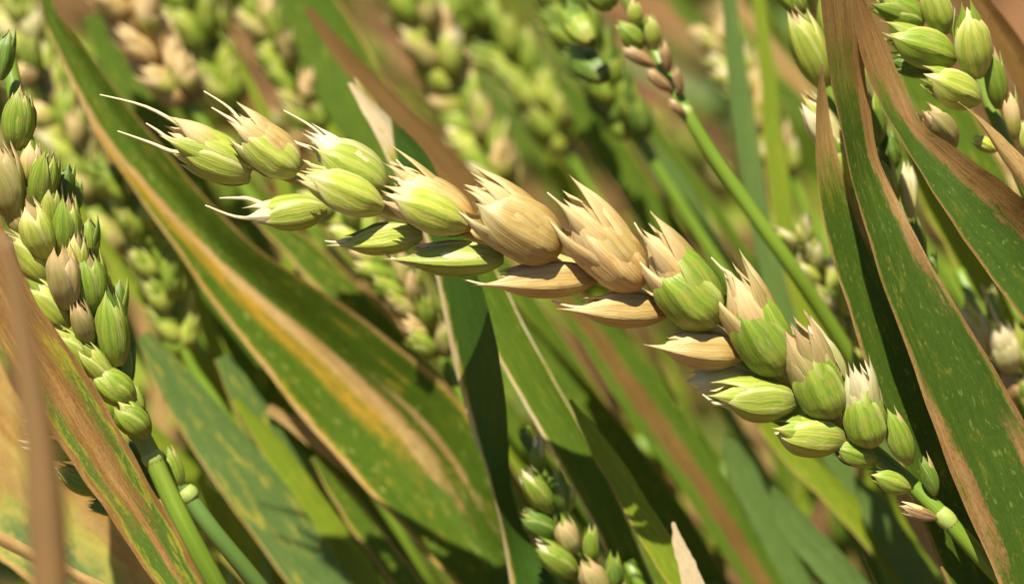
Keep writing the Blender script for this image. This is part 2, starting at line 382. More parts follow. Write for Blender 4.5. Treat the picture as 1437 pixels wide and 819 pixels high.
def frame(base, tip, roll=0.0, facing=None):
    y = (tip - base).normalized(); z = (facing if facing is not None else (CL - base)).normalized()
    z = (z - y * z.dot(y)).normalized(); x = y.cross(z)
    M = Matrix((x, y, z)).transposed().to_4x4()
    return Matrix.Translation(base) @ M @ Matrix.Rotation(R(roll), 4, 'Y')
def spikelet(parent, base, tip, width, outer, inner, spread, roll=0.0, awns=(), seed=0, far=False, facing=None):
    """base and tip are points of the place; width in metres; awns are lists of points"""
    jit = random.Random(seed)
    W = frame(base, tip, roll, facing); Lm = (tip - base).length
    M = Matrix.Translation(-parent.location) @ W
    b = mesh_object('spikelet', *spikelet_body(Lm, width), B[outer], parent, matrix=M)
    for (kind, phi, tilt, ln, hw, off, which) in SPREAD[spread]:
        cls = outer if which == 0 else inner
        me = bract_mesh(kind + ('_far' if far else ''), jit.randrange(3), cls)
        link_copy(me, 'lemma' if kind == 'lemma' else 'glume', b, bract_matrix(Lm, width, kind, phi, tilt, ln, hw, off, jit))
    Wi = W.inverted()
    for a in awns:
        pts = catmull([(0, Lm * .5, 0)] + [tuple(Wi @ Vector(p)) for p in a], 12)
        mesh_object('awn', *tube(pts, [0.0004 * (1 - .8 * k / 12) for k in range(13)], 6), AWN, b)
    return b

# ------------------------------------------------------------------ stems that run down to the soil
DOWN = Vector((0, 0, -1))
def to_soil(p, d, bend=0.16, jit=None):
    """points from p, leaving along d and turning down until the soil"""
    pts = []; d = d.normalized(); q = p.copy(); j = jit or random.Random(1)
    while q.z > -0.004 and len(pts) < 60:
        d = d.lerp(DOWN, bend).normalized(); q = q + d * 0.025; pts.append(q.copy())
    return pts
def stem_part(parent, pts, radius, mat, name='stem', down=True, seg=12, bend=0.16):
    P = [Vector(p) for p in catmull([tuple(p) for p in pts], max(6, len(pts) * 4))]
    if down: P += to_soil(P[-1], P[-1] - P[-2], bend)
    n = len(P)
    return mesh_object(name, *tube(P, [radius * (0.85 + 0.4 * min(1, k / n)) for k in range(n)], seg, parent.location), mat, parent)
def soil_point(pts, bend=0.16):
    P = to_soil(pts[-1], pts[-1] - pts[-2], bend); p = P[-1].copy(); p.z = 0; return p
def bulge(parent, p, d, r, h, mat, name='collar'):
    d = d.normalized()
    pts = [p + d * (h * (k / 6 - .5)) for k in range(7)]
    return mesh_object(name, *tube(pts, [r * (0.82 + 0.22 * math.sin(math.pi * k / 6)) for k in range(7)], 12, parent.location), mat, parent)

def wheat_ear(label, path, z, radius_px, spikes, group=None, dz=0.0, stem_mat=None, far=False, seed=0, collar=None, bend=0.16, rachis=None, fat=1.0):
    """path: photo points from the ear's top along the rachis and down the stem (px, py[, z]);
    spikes: (base, tip, width, outer, inner, spread, dz, roll[, awns])"""
    pts = [at(p[0], p[1], z + (p[2] if len(p) > 2 else 0)) for p in path]
    root = thing('wheat_ear', soil_point(pts, bend), label, 'wheat ear', group)
    if rachis:
        n, rmat = rachis
        stem_part(root, pts[:n + 1], mm(radius_px, z) * .8, rmat, 'rachis', False)
        stem_part(root, pts[n:], mm(radius_px, z), stem_mat or STEM, bend=bend)
    else: stem_part(root, pts, mm(radius_px, z), stem_mat or STEM, bend=bend)
    for k, s in enumerate(spikes):
        (bx, by), (tx, ty), w, outer, inner, spread, sz, roll = s[:8]
        aw = s[8] if len(s) > 8 else ()
        aw = [[at(a[0], a[1], z + sz + (a[2] if len(a) > 2 else 0)) for a in line] for line in aw]
        spikelet(root, at(bx, by, z + sz * .5), at(tx, ty, z + sz), mm(w, z) * fat, outer, inner, spread, roll, aw, seed * 100 + k, far)
    if collar:
        for (cx, cy, r, h) in collar:
            k = min(range(len(path)), key=lambda i: (path[i][0] - cx) ** 2 + (path[i][1] - cy) ** 2)
            d = pts[min(k + 1, len(pts) - 1)] - pts[max(k - 1, 0)]
            bulge(root, at(cx, cy, z), d, mm(r, z), mm(h, z), NODE)
    return root

# ------------------------------------------------------------------ leaves
def blade_data(rows, z, nv=46, nu=10, bow=0.0, fold=0.0, rough=0.0, seed=0, rib=0.0, origin=Vector((0, 0, 0))):
    """rows from tip to foot: (first edge x, y, other edge x, y, dz first, dz other)"""
    R_ = [tuple(r) + (0,) * (6 - len(r)) for r in rows]
    S = catmull(R_, nv); V, F, U = [], [], []
    for k, (ax, ay, bx, by, da, db) in enumerate(S):
        v = k / nv
        w = math.hypot(bx - ax, by - ay)
        ea = 1 + 0 * v
        na = mnoise.noise(Vector((v * 14, seed, 0.3))) * rough; nb = mnoise.noise(Vector((v * 14, seed, 5.3))) * rough
        for j in range(nu + 1):
            u = j / nu
            uu = u + (na * (1 - u) + nb * u) * 6 / max(w, 6)
            px, py = ax + (bx - ax) * uu, ay + (by - ay) * uu
            d = z + da + (db - da) * u + bow * mm(w) * 1000 * 4 * u * (1 - u) * .25 + fold * mm(w) * 1000 * (1 - abs(2 * u - 1)) * .5
            d += mnoise.noise(Vector((u * 2.0, v * 6, seed + 2.2))) * 0.012 * mm(w) * 1000 * 3
            d -= rib * math.exp(-((u - .5) / .05) ** 2)
            V.append(at(px, py, d) - origin); U.append((u, v))
    for k in range(nv):
        for j in range(nu):
            a = k * (nu + 1) + j; F.append((a, a + 1, a + nu + 2, a + nu + 1))
    return V, F, U
def wheat_leaf(label, rows, z, mat, group=None, bow=0.3, fold=0.0, rough=0.0, seed=0, nv=46, rib=0.0, culm=STEM, culm_px=9, bend=0.16, extra=()):
    """a blade and the sheathed culm it grows from, running to the soil"""
    a, b = rows[-2], rows[-1]
    zz = lambda r: z + ((r[4] + r[5]) / 2 if len(r) > 5 else 0)
    c0 = at((a[0] + a[2]) / 2, (a[1] + a[3]) / 2, zz(a)); c1 = at((b[0] + b[2]) / 2, (b[1] + b[3]) / 2, zz(b))
    d = (c1 - c0).normalized()
    root = thing('wheat_leaf', soil_point([c0, c1], bend), label, 'leaf', group)
    mesh_object('blade', *blade_data(rows, z, nv, 12, bow, fold, rough, seed, rib, root.location), mat, root)
    for (erows, emat, ebow, efold) in extra:
        mesh_object('blade', *blade_data(erows, z, nv, 8, ebow, efold, rough, seed + 3, 0, root.location), emat, root)
    P = [c1 - d * 0.004, c1] + to_soil(c1, d, bend)
    n = len(P); r = mm(culm_px, z)
    mesh_object('culm', *tube(P, [r] * n, 10, root.location), culm, root)
    return root

# ================================================================== THE SETTING
def ground():
    V, F, U = [], [], []
    # one sheet: a fine middle and a coarse rim to the horizon
    xs = [-120, -40, -12, -4, -2] + [-1.2 + 0.03 * k for k in range(81)] + [2, 4, 12, 40, 120]
    ys = [-120, -40, -12, -4, -2, -1] + [-0.4 + 0.03 * k for k in range(81)] + [2.6, 4, 12, 40, 120]
    for y in ys:
        for x in xs:
            z = 0.012 * mnoise.noise(Vector((x * 14, y * 14, 0))) + 0.02 * mnoise.noise(Vector((x * 4, y * 4, 3)))
            V.append((x, y, z - 0.004)); U.append((x, y))
    n = len(xs)
    for j in range(len(ys) - 1):
        for i in range(n - 1): F.append((j * n + i, j * n + i + 1, (j + 1) * n + i + 1, (j + 1) * n + i))
    g = G('soil'); c = g.coord()
    a = g.noise(c, 22.0, 5.0, 0.65); b = g.noise(c, 160.0, 4.0, 0.65)
    k = g.mix(g.step(a, 0.35, 0.65), (0.10, 0.045, 0.018), (0.21, 0.10, 0.04))
    k = g.mix(g.mul(g.step(b, 0.5, 0.7), 0.6), k, (0.27, 0.15, 0.07))
    m = g.surface(k, 0.9, 0.2, 0, None, g.add(g.mul(a, 2.0), b), 0.9, 0.006)
    o = mesh_object('ground', V, F, U, m); o['kind'] = 'structure'; o['label'] = 'reddish brown crumbly soil under the wheat'
ground()

# ================================================================== THE MAIN EAR
U_, D_ = 'upper', 'lower'
main_path = [(330, 222, 3), (430, 255, 3), (560, 297, 3), (690, 335, 3), (800, 372, 3), (910, 420, 3), (1010, 470, 3), (1100, 535, 3), (1180, 595, 3),
             (1240, 645, 2), (1285, 685, 1), (1327, 727, 0), (1372, 776, 0), (1440, 848, 1), (1500, 912, 4)]
main = [
    # upper rank, from the ear's top to its foot
    ((352, 240), (222, 178), 62, 'lime', 'turning', 'fan', -1, 0, [[(258, 180, 0), (205, 150, 0), (140, 133, 0)], [(248, 214, 0), (210, 200, 0), (165, 184, 0)], [(240, 196, 0), (222, 184, 0), (205, 173, 0)]]),
    ((350, 252), (240, 212), 44, 'lime', 'pale', 'small', 1, 0),
    ((418, 240), (312, 168), 72, 'lime', 'straw', U_, -4, 8, [[(345, 180, 0), (322, 152, 0), (286, 128, 0)], [(330, 172, 0), (315, 162, 0), (297, 151, 0)]]),
    ((538, 268), (418, 200), 80, 'lime', 'pale', U_, -3, 26, [[(470, 212, 0), (440, 180, 0), (398, 155, 0)], [(440, 210, 0), (415, 200, 0), (392, 184, 0)]]),
    ((535, 292), (412, 244), 58, 'lime', 'lime', 'plump', -7, 0),
    ((662, 318), (528, 244), 72, 'straw', 'straw', U_, -3, 30, [[(600, 262, 0), (575, 244, 0), (556, 224, 0)]]),
    ((652, 318), (528, 272), 58, 'lime', 'turning', 'plump', -7, -4),
    ((782, 352), (638, 268), 98, 'straw', 'straw', U_, -6, 6, [[(715, 285, 0), (690, 272, 0), (668, 260, 0)]]),
    ((900, 398), (772, 278), 92, 'straw', 'straw', U_, -6, 2, [[(805, 300, 0), (785, 285, 0), (768, 270, 0)]]),
    ((1003, 450), (886, 318), 92, 'green', 'straw', 'cupped', -6, 0, [[(925, 350, 0), (905, 335, 0), (890, 312, 0)], [(965, 370, 0), (950, 350, 0), (940, 330, 0)]]),
    ((1098, 520), (1006, 366), 84, 'green', 'straw', 'cupped', -6, 0, [[(1030, 392, 0), (1012, 376, 0), (998, 361, 0)]]),
    ((1170, 580), (1098, 446), 76, 'green', 'blush', 'cupped', -6, 0),
    ((1178, 560), (1128, 446), 54, 'pale', 'pale', 'small', -2, 10),
    ((1226, 622), (1186, 502), 66, 'green', 'pale', 'cupped', -5, 0),
    ((1276, 650), (1242, 572), 38, 'green', 'blush', 'small', -3, 0),
    ((1312, 694), (1294, 634), 24, 'deep', 'blush', 'small', -1, 0),
    # lower rank
    ((458, 292), (334, 306), 52, 'lime', 'pale', 'layered', -3, -8, [[(370, 306, 0), (330, 304, 0), (288, 288, 0)], [(352, 280, 0), (332, 278, 0), (308, 278, 0)]]),
    ((592, 328), (462, 342), 46, 'lime', 'green', D_, -3, -8, [[(490, 336, 0), (472, 340, 0), (456, 338, 0)]]),
    ((706, 362), (542, 362), 50, 'lime', 'pale', D_, -3, -8, [[(590, 372, 0), (560, 366, 0), (536, 354, 0)]]),
    ((838, 388), (662, 396), 52, 'straw', 'straw', D_, -3, -10, [[(720, 396, 0), (685, 400, 0), (648, 391, 0)]]),
    ((938, 436), (788, 428), 48, 'straw', 'straw', D_, -3, -10, [[(830, 432, 0), (800, 430, 0), (774, 422, 0)]]),
    ((1042, 496), (904, 478), 54, 'straw', 'straw', D_, -4, -6),
    ((1060, 530), (958, 538), 44, 'pale', 'pale', 'small', -1, 0),
    ((1116, 560), (984, 556), 64, 'lime', 'lime', 'layered', -5, -4, [[(1010, 566, 0), (998, 562, 0), (986, 553, 0)]]),
    ((1184, 616), (1070, 598), 64, 'lime', 'green', 'layered', -4, -4),
    ((1228, 644), (1160, 628), 36, 'green', 'lime', 'small', -3, 0),
    ((1276, 686), (1214, 664), 32, 'green', 'deep', 'small', -2, 0),
    ((1314, 727), (1258, 710), 20, 'brown', 'pale', 'small', -1, 0),
]
wheat_ear('sharp bent ear, straw-coloured in its middle and green at both ends', main_path, 0, 12.5, main, seed=1, stem_mat=STEM, rachis=(8, RACHIS), fat=1.1,
          collar=[(1327, 727, 13.5, 30)])

# ================================================================== EARS AROUND IT
left_path = [(8, 60, 6), (25, 150, 4), (50, 250, 2), (85, 350, 2), (125, 450, 2), (165, 540, 2), (190, 595, 0), (213, 640, 0), (236, 690, 0), (268, 755, 0), (312, 836, 2), (345, 900, 6)]
left = [
    ((0, 112), (12, 34), 34, 'deep', 'deep', 'small', 0, 0),
    ((24, 210), (30, 116), 58, 'green', 'turning', 'pair', -4, 0),
    ((18, 305), (-6, 190), 70, 'blush', 'straw', 'pair', -5, 0),
    ((56, 292), (70, 204), 52, 'green', 'lime', 'pair', -6, 0),
    ((82, 296), (98, 224), 36, 'deep', 'green', 'small', -2, 0),
    ((100, 300), (108, 250), 30, 'deep', 'deep', 'small', 2, 0),
    ((66, 360), (36, 276), 60, 'lime', 'blush', 'pair', -6, 0),
    ((92, 362), (95, 268), 56, 'green', 'blush', 'pair', -4, 0),
    ((120, 375), (126, 300), 40, 'green', 'deep', 'small', -2, 0),
    ((68, 394), (-4, 322), 62, 'lime', 'green', 'pair', -4, 0),
    ((96, 432), (86, 336), 58, 'blush', 'turning', 'pair', -7, 0),
    ((132, 442), (120, 344), 64, 'green', 'blush', 'pair', -4, 0),
    ((158, 470), (170, 386), 36, 'deep', 'green', 'small', 0, 0),
    ((98, 458), (32, 390), 60, 'lime', 'green', 'pair', -4, 0),
    ((126, 484), (104, 418), 40, 'blush', 'turning', 'pair', -6, 0),
    ((166, 512), (150, 400), 62, 'green', 'deep', 'pair', -4, 0),
    ((142, 524), (72, 458), 60, 'green', 'lime', 'pair', -4, 0),
    ((186, 564), (126, 512), 62, 'green', 'deep', 'pair', -4, 0),
    ((207, 610), (160, 560), 54, 'green', 'lime', 'pair', -4, 0),
    ((196, 620), (182, 580), 30, 'deep', 'deep', 'small', 0, 0),
    ((198, 678), (178, 614), 34, 'deep', 'green', 'small', 3, 0),
    ((44, 262), (44, 190), 40, 'turning', 'green', 'pair', -3, 10), ((40, 330), (4, 268), 46, 'blush', 'lime', 'pair', -3, -10), ((110, 410), (108, 320), 40, 'lime', 'blush', 'pair', -5, 12),
    ((150, 470), (140, 378), 40, 'green', 'turning', 'pair', -2, -12), ((176, 548), (176, 462), 36, 'deep', 'green', 'pair', -1, 8), ((160, 540), (110, 480), 40, 'lime', 'green', 'pair', -5, -8),
    ((72, 330), (74, 250), 36, 'lime', 'green', 'pair', -5, 6), ((196, 590), (180, 530), 36, 'green', 'deep', 'pair', -2, 0),
]
wheat_ear('stout green ear with pinkish husks rising beside the brown folded leaf', left_path, 4, 13.5, left, seed=2, collar=[(214, 642, 15, 22)])
low_path = [(60, 560, 2), (120, 610, 2), (190, 650, 2), (236, 672, 0), (262, 694, 0), (300, 745, 0), (352, 808, 2), (400, 870, 5)]
low = [((95, 600), (30, 590), 36, 'green', 'lime', 'pair', -2, 0), ((110, 640), (25, 618), 34, 'lime', 'pale', 'pair', -2, 0), ((150, 660), (96, 612), 44, 'green', 'lime', 'pair', -2, 0), ((140, 690), (72, 652), 42, 'green', 'lime', 'pair', -2, 0),
       ((170, 700), (104, 666), 38, 'deep', 'green', 'pair', 0, 0), ((190, 712), (118, 708), 34, 'deep', 'green', 'pair', 0, 0), ((205, 690), (178, 640), 40, 'deep', 'green', 'pair', -2, 0),
       ((222, 700), (190, 645), 36, 'deep', 'green', 'small', -1, 0), ((254, 682), (232, 622), 28, 'green', 'blush', 'small', -1, 0)]
wheat_ear('shaded green ear crossing under the brown folded leaf', low_path, 9, 12, low, seed=3, stem_mat=STEM_BLUE, collar=[(264, 694, 15, 20)])

tr_path = [(1290, -60, 4), (1325, 10, 4), (1360, 80, 4), (1390, 150, 3), (1412, 200, 2), (1440, 265, 2), (1480, 350, 4), (1530, 450, 8)]
tr = [((1296, 30), (1212, -8), 50, 'green', 'lime', 'fan', -3, 0), ((1326, 48), (1298, -40), 46, 'lime', 'green', 'plump', -4, 0), ((1338, 84), (1232, 40), 62, 'green', 'lime', 'plump', -6, 0),
      ((1322, 100), (1240, 86), 36, 'deep', 'green', 'small', 0, 0), ((1372, 108), (1350, 0), 58, 'lime', 'green', 'plump', -7, 0), ((1372, 140), (1284, 102), 58, 'lime', 'green', 'plump', -7, 0),
      ((1402, 152), (1388, 60), 34, 'green', 'blush', 'plump', -4, 0), ((1338, 204), (1290, 146), 44, 'blush', 'turning', 'plump', -9, 0), ((1424, 196), (1414, 120), 24, 'turning', 'green', 'small', -3, 0),
      ((1398, 212), (1362, 192), 24, 'lime', 'green', 'small', -1, 0), ((1440, 215), (1438, 160), 22, 'lime', 'green', 'small', -2, 0)]
wheat_ear('bright green ear with plump smooth spikelets behind the brown leaf tips', tr_path, 10, 10, tr, seed=4)

ri_path = [(1110, -40, 6), (1140, 60, 4), (1175, 160, 3), (1205, 260, 2), (1232, 350, 2), (1256, 440, 2), (1285, 530, 2), (1320, 640, 3), (1375, 780, 4), (1440, 940, 8)]
ri = [((1128, 20), (1082, -40), 46, 'green', 'lime', 'pair', -2, 0), ((1158, 122), (1108, 4), 64, 'lime', 'blush', 'pair', -5, 0), ((1165, 60), (1165, -30), 46, 'lime', 'green', 'pair', -2, 0),
      ((1186, 222), (1122, 130), 56, 'pale', 'lime', 'pair', -5, 0), ((1206, 268), (1172, 180), 50, 'lime', 'green', 'plump', -5, 0), ((1226, 206), (1216, 120), 48, 'deep', 'green', 'plump', -4, 0),
      ((1208, 312), (1168, 232), 46, 'green', 'lime', 'pair', -3, 0), ((1252, 240), (1242, 176), 36, 'deep', 'deep', 'small', -1, 0), ((1248, 300), (1230, 206), 52, 'green', 'deep', 'pair', -4, 0),
      ((1278, 306), (1272, 220), 32, 'pale', 'lime', 'pair', -2, 0), ((1240, 390), (1192, 312), 48, 'lime', 'pale', 'pair', -4, 0), ((1290, 380), (1276, 300), 42, 'deep', 'deep', 'pair', -1, 0), ((1258, 452), (1212, 376), 46, 'lime', 'green', 'pair', -4, 0),
      ((1302, 400), (1308, 350), 26, 'deep', 'green', 'small', 0, 0), ((1280, 500), (1240, 430), 46, 'green', 'lime', 'pair', -3, 0), ((1300, 480), (1290, 410), 38, 'deep', 'deep', 'pair', 0, 0)]
wheat_ear('long green ear half hidden behind the two broad upright leaves', ri_path, 16, 11, ri, seed=5)

rl_path = [(1345, 380, 6), (1375, 440, 3), (1410, 510, 2), (1440, 580, 2), (1480, 680, 4), (1520, 790, 8)]
rl = [((1386, 500), (1342, 412), 42, 'pale', 'lime', 'fan', -4, 0), ((1420, 520), (1394, 444), 46, 'pale', 'pale', 'fan', -5, 0, [[(1400, 455, 0), (1388, 425, 0), (1376, 398, 0)]]), ((1446, 520), (1426, 444), 40, 'lime', 'green', 'fan', -4, 0),
      ((1400, 455), (1385, 400), 26, 'green', 'lime', 'small', 0, 0), ((1440, 560), (1400, 510), 42, 'brown', 'blush', 'fan', -1, 0), ((1466, 590), (1428, 520), 42, 'green', 'lime', 'fan', -3, 0), ((1410, 545), (1366, 500), 36, 'brown', 'deep', 'fan', 2, 0)]
wheat_ear('pale ear with whitish pointed husks peeping beside the tall rust-patched leaf', rl_path, 32, 10, rl, seed=6)

tc_path = [(845, -60, 6), (880, 0, 5), (908, 50, 4), (930, 95, 2), (948, 128, 1), (964, 160, 0), (1000, 218, 0), (1050, 290, 0), (1105, 366, 0), (1155, 440, 2), (1215, 535, 5), (1290, 660, 9)]
tc = [((860, 10), (815, -40), 48, 'green', 'lime', 'fan', -3, 0), ((890, 0), (880, -60), 40, 'green', 'lime', 'plump', -3, 0), ((902, 66), (862, 32), 34, 'green', 'lime', 'plump', -3, 0), ((896, 36), (884, -6), 24, 'lime', 'blush', 'plump', -3, 0),
      ((920, 70), (908, 14), 25, 'lime', 'green', 'plump', -4, 0), ((920, 94), (868, 64), 22, 'brown', 'pale', 'small', -3, 0), ((938, 102), (928, 54), 17, 'brown', 'lime', 'small', -3, 0),
      ((942, 128), (902, 96), 20, 'brown', 'brown', 'small', -2, 0), ((956, 134), (946, 92), 15, 'brown', 'lime', 'small', -2, 0), ((962, 162), (934, 138), 14, 'brown', 'pale', 'small', -2, 0),
      ((830, 60), (790, 10), 44, 'green', 'deep', 'fan', 10, 0), ((850, 110), (800, 70), 46, 'deep', 'green', 'fan', 12, 0)]
wheat_ear('thin foot of an ear with small brown empty husks on a straight green stem', tc_path, 26, 10.5, tc, seed=7, collar=[(962, 158, 11, 18)])

bc_path = [(735, 600, 4), (765, 680, 3), (800, 765, 2), (830, 840, 2), (870, 930, 4)]
bc = [((752, 640), (728, 600), 18, 'deep', 'green', 'small', 2, 0), ((758, 664), (752, 606), 24, 'green', 'pale', 'plump', -2, 0), ((772, 716), (732, 656), 46, 'green', 'pale', 'pair', -5, 0), ((790, 716), (776, 650), 36, 'deep', 'green', 'pair', -3, 0), ((798, 716), (798, 672), 22, 'green', 'lime', 'plump', -2, 0),
      ((780, 750), (728, 716), 46, 'deep', 'green', 'pair', -4, 0), ((808, 806), (748, 756), 50, 'green', 'pale', 'pair', -5, 0), ((806, 776), (786, 720), 44, 'blush', 'green', 'pair', -4, 0), ((830, 790), (828, 730), 26, 'green', 'lime', 'plump', -3, 0),
      ((850, 840), (812, 780), 50, 'blush', 'green', 'pair', -5, 0), ((862, 830), (860, 770), 30, 'deep', 'green', 'plump', -3, 0)]
wheat_ear('dark green ear standing low beside the twisted leaf', bc_path, 20, 10, bc, seed=8)

def side_ear(label, path, z, width, n, classes, seed, group=None, far=True, stem_px=9, gap=0.0, stem_mat=None):
    """an ear whose spikelets alternate along its path (top to foot); path[gap_index:] is bare stem"""
    jit = random.Random(seed); width *= 0.8; n = int(n * 1.3)
    P = catmull([(p[0], p[1]) for p in path[:3]], 40)
    spikes = []
    for k in range(n):
        t = (k + .5) / n; q = P[int(t * 40)]; q2 = P[max(0, int(t * 40) - 3)]
        dx, dy = q2[0] - q[0], q2[1] - q[1]; m = math.hypot(dx, dy) or 1; dx /= m; dy /= m
        s = 1 if k % 2 else -1
        ln = width * jit.uniform(1.15, 1.4) * (1 - .25 * abs(t - .45)); a = R(22 * s + jit.uniform(-7, 7))
        ex, ey = dx * math.cos(a) - dy * math.sin(a), dx * math.sin(a) + dy * math.cos(a)
        bx, by = q[0] - dy * s * width * .12, q[1] + dx * s * width * .12
        o, i = jit.choice(classes)
        spikes.append(((bx, by), (bx + ex * ln, by + ey * ln), width * .62, o, i, 'fan', jit.uniform(-6, 1), jit.uniform(-30, 30)))
    return wheat_ear(label, path, z, stem_px, spikes, group, seed=seed, far=far, stem_mat=stem_mat)
GL = [('green', 'lime'), ('lime', 'green'), ('green', 'deep')]
GT = [('green', 'lime'), ('lime', 'pale'), ('turning', 'straw'), ('blush', 'lime')]
ST = [('straw', 'straw'), ('turning', 'straw'), ('brown', 'straw')]
side_ear('blurred green ear with feathery husks beside the orange-striped leaf', [(165, 240), (222, 380), (262, 500), (300, 560), (365, 660), (470, 810), (540, 900)], 46, 62, 18, GL, 21)
side_ear('blurred green ear with tan husks leaning under the straw part of the bent ear', [(470, 290), (560, 400), (625, 510), (660, 580), (720, 700), (790, 830)], 40, 62, 14, GT, 22)
side_ear('blurred ear with one large tan husk beside the brown blurred leaf', [(575, 0), (650, 150), (715, 280), (760, 350), (850, 500), (980, 700)], 80, 76, 16, GT, 23)
side_ear('blurred yellow-green ear with rounded spikelets above the straw husks', [(655, 20), (740, 110), (800, 220), (850, 300), (960, 470), (1080, 680)], 95, 70, 15, GL, 24)
side_ear('dry brown ear standing blurred among the green ears', [(150, -40), (210, 60), (270, 150), (320, 230), (420, 380), (560, 600)], 60, 76, 16, ST, 25)
side_ear('blurred yellow-green ear next to the dry brown ear', [(225, -60), (290, 60), (330, 150), (370, 220), (470, 370), (600, 570)], 85, 66, 16, GL, 26)
side_ear('blurred ear with long pale husks above the tip of the bent ear', [(340, -30), (400, 90), (450, 190), (490, 260), (580, 420), (700, 620)], 70, 60, 14, GT, 27)
side_ear('dim green ear in shade behind the thin brown-husked ear', [(770, -40), (830, 80), (900, 200), (950, 280), (1040, 420), (1150, 600)], 62, 74, 16, [('deep', 'green'), ('green', 'deep')], 28)
side_ear('yellow-green blurred ear beside the stout pinkish-husked ear', [(40, 100), (120, 240), (180, 350), (220, 420), (320, 580), (460, 800)], 64, 72, 18, GT, 29)
side_ear('blurred ear with cream husks at the edge of the stand near the dark upright ear', [(-30, -40), (40, 60), (90, 160), (130, 230), (230, 400), (360, 600)], 70, 72, 14, [('pale', 'lime'), ('lime', 'green'), ('green', 'lime')], 30)
side_ear('small pale blurred ear between the bent ear and the broad upright leaf', [(1120, 340), (1175, 430), (1225, 520), (1260, 590), (1330, 720), (1420, 880)], 40, 54, 10, [('lime', 'pale'), ('pale', 'lime')], 31)
side_ear('blurred tan and green ear beside the bluish upright leaf', [(1010, 60), (1060, 150), (1110, 250), (1140, 320), (1220, 470), (1320, 660)], 80, 60, 13, GT, 32)

# ================================================================== LEAVES
M_STRIPED = leaf_material('striped_rusty_leaf', (0.040, 0.085, 0.004), (0.105, 0.17, 0.009), yellow=(0.42, 0.30, 0.03), patch=0.4, pth=0.60, el=0.035, er=0.035, rust=0.35, seed=1.5, freq=(9.0, 26.0),
    dry=((0.40, 0.24, 0.075), (0.55, 0.38, 0.155), (0.26, 0.14, 0.04)),
    stripes=[([(0, .0), (.25, .02), (.42, .26), (.6, .40), (.78, .46), (1, .52)], 0.12, (0.40, 0.235, 0.02), 0.2, 0.70),
             ([(0, .0), (.25, .04), (.42, .34), (.6, .50), (.78, .56), (1, .62)], 0.07, 'dry', 0.0, 0.74),
             ([(0, .1), (.66, .66), (.8, .72), (1, .76)], 0.028, 'dry', 0.66, 0.78)])
wheat_leaf('broad green leaf with orange and brown stripes and pale dry margins', [
    (46, -30, 64, -34), (62, 30, 84, 20), (92, 100, 150, 112), (146, 205, 232, 212), (225, 318, 332, 322), (300, 425, 440, 402), (385, 535, 560, 486), (478, 645, 648, 570), (570, 745, 712, 690), (648, 830, 770, 800), (730, 930, 800, 905)],
    38, M_STRIPED, bow=0.0, fold=0.75, rough=0.9, seed=3, nv=70, rib=0.3)
M_TWIST = leaf_material('twisted_leaf', (0.028, 0.075, 0.008), (0.055, 0.12, 0.012), patch=0.1, pth=0.66, el=0.10, rust=0.05, seed=4.4, tip=0.02, dry=((0.52, 0.40, 0.22), (0.62, 0.50, 0.30), (0.42, 0.28, 0.14)))
wheat_leaf('dark green twisted leaf with a pale rim under the straw husks', [
    (496, 108, 502, 112, 6, 6), (516, 170, 548, 162, 6, 4), (548, 232, 600, 220, 5, 1), (586, 310, 640, 305, 4, -2), (612, 385, 668, 380, 2, -7), (628, 470, 692, 460, 1, -9), (652, 570, 710, 560, 0, -8), (688, 680, 720, 690, -1, 2), (706, 760, 752, 770, 0, 4), (724, 850, 790, 850, 0, 2), (770, 960, 820, 950)],
    20, M_TWIST, bow=0.4, rough=0.4, seed=5, nv=60)
M_TIP = leaf_material('bleached_tip_leaf', GR1, GR2, el=0.07, er=0.04, tip=0.27, seed=7.7, patch=0.3, pth=.6, dry=((0.62, 0.49, 0.29), (0.72, 0.60, 0.38), (0.46, 0.32, 0.16)))
wheat_leaf('green leaf with a bleached pointed tip behind the bent ear', [
    (488, 116, 494, 116), (505, 150, 530, 148), (530, 195, 570, 190), (556, 245, 608, 240), (590, 310, 650, 300), (640, 400, 700, 385), (720, 540, 770, 520), (800, 680, 850, 660), (880, 830, 920, 820)],
    24, M_TIP, bow=0.5, rough=0.3, seed=6)
M_FOLD = leaf_material('brown_folded_leaf', (0.07, 0.145, 0.018), (0.13, 0.205, 0.03), el=0.10, er=0.10, seed=2.1, patch=0.55, pth=0.55, rust=0.4, tip=0.30,
    stripes=[([(0, .5), (.5, .50), (1, .55)], 0.26, 'dry', 0.0, 0.62), ([(0, .5), (.6, .5), (1, .6)], 0.09, 'dry', 0.5, 0.8)], dry=((0.25, 0.13, 0.034), (0.37, 0.22, 0.075), (0.11, 0.05, 0.014)))
wheat_leaf('folded leaf with a rusty brown channel in front of the stout ear', [
    (-70, 300, -10, 270, 0, 2), (-45, 400, 20, 358, 0, 2), (0, 480, 62, 440, 0, 2), (45, 560, 118, 520, 0, 2), (95, 640, 172, 610, 0, 2), (150, 720, 222, 700, 0, 2), (205, 800, 268, 782, 0, 2), (260, 880, 310, 868, 0, 2), (320, 980, 350, 970)],
    -6, M_FOLD, bow=0, fold=0.9, rough=0.5, seed=8, nv=60)
M_DRYGREEN = leaf_material('half_dry_broad_leaf', (0.09, 0.17, 0.045), (0.15, 0.23, 0.065), el=0.05, seed=5.9, patch=0.75, pth=0.50, rust=0.3, tip=0.30, er=0.34, yellow=(0.42, 0.38, 0.08), freq=(5.0, 9.0), dry=((0.38, 0.225, 0.06), (0.50, 0.34, 0.12), (0.23, 0.12, 0.03)))
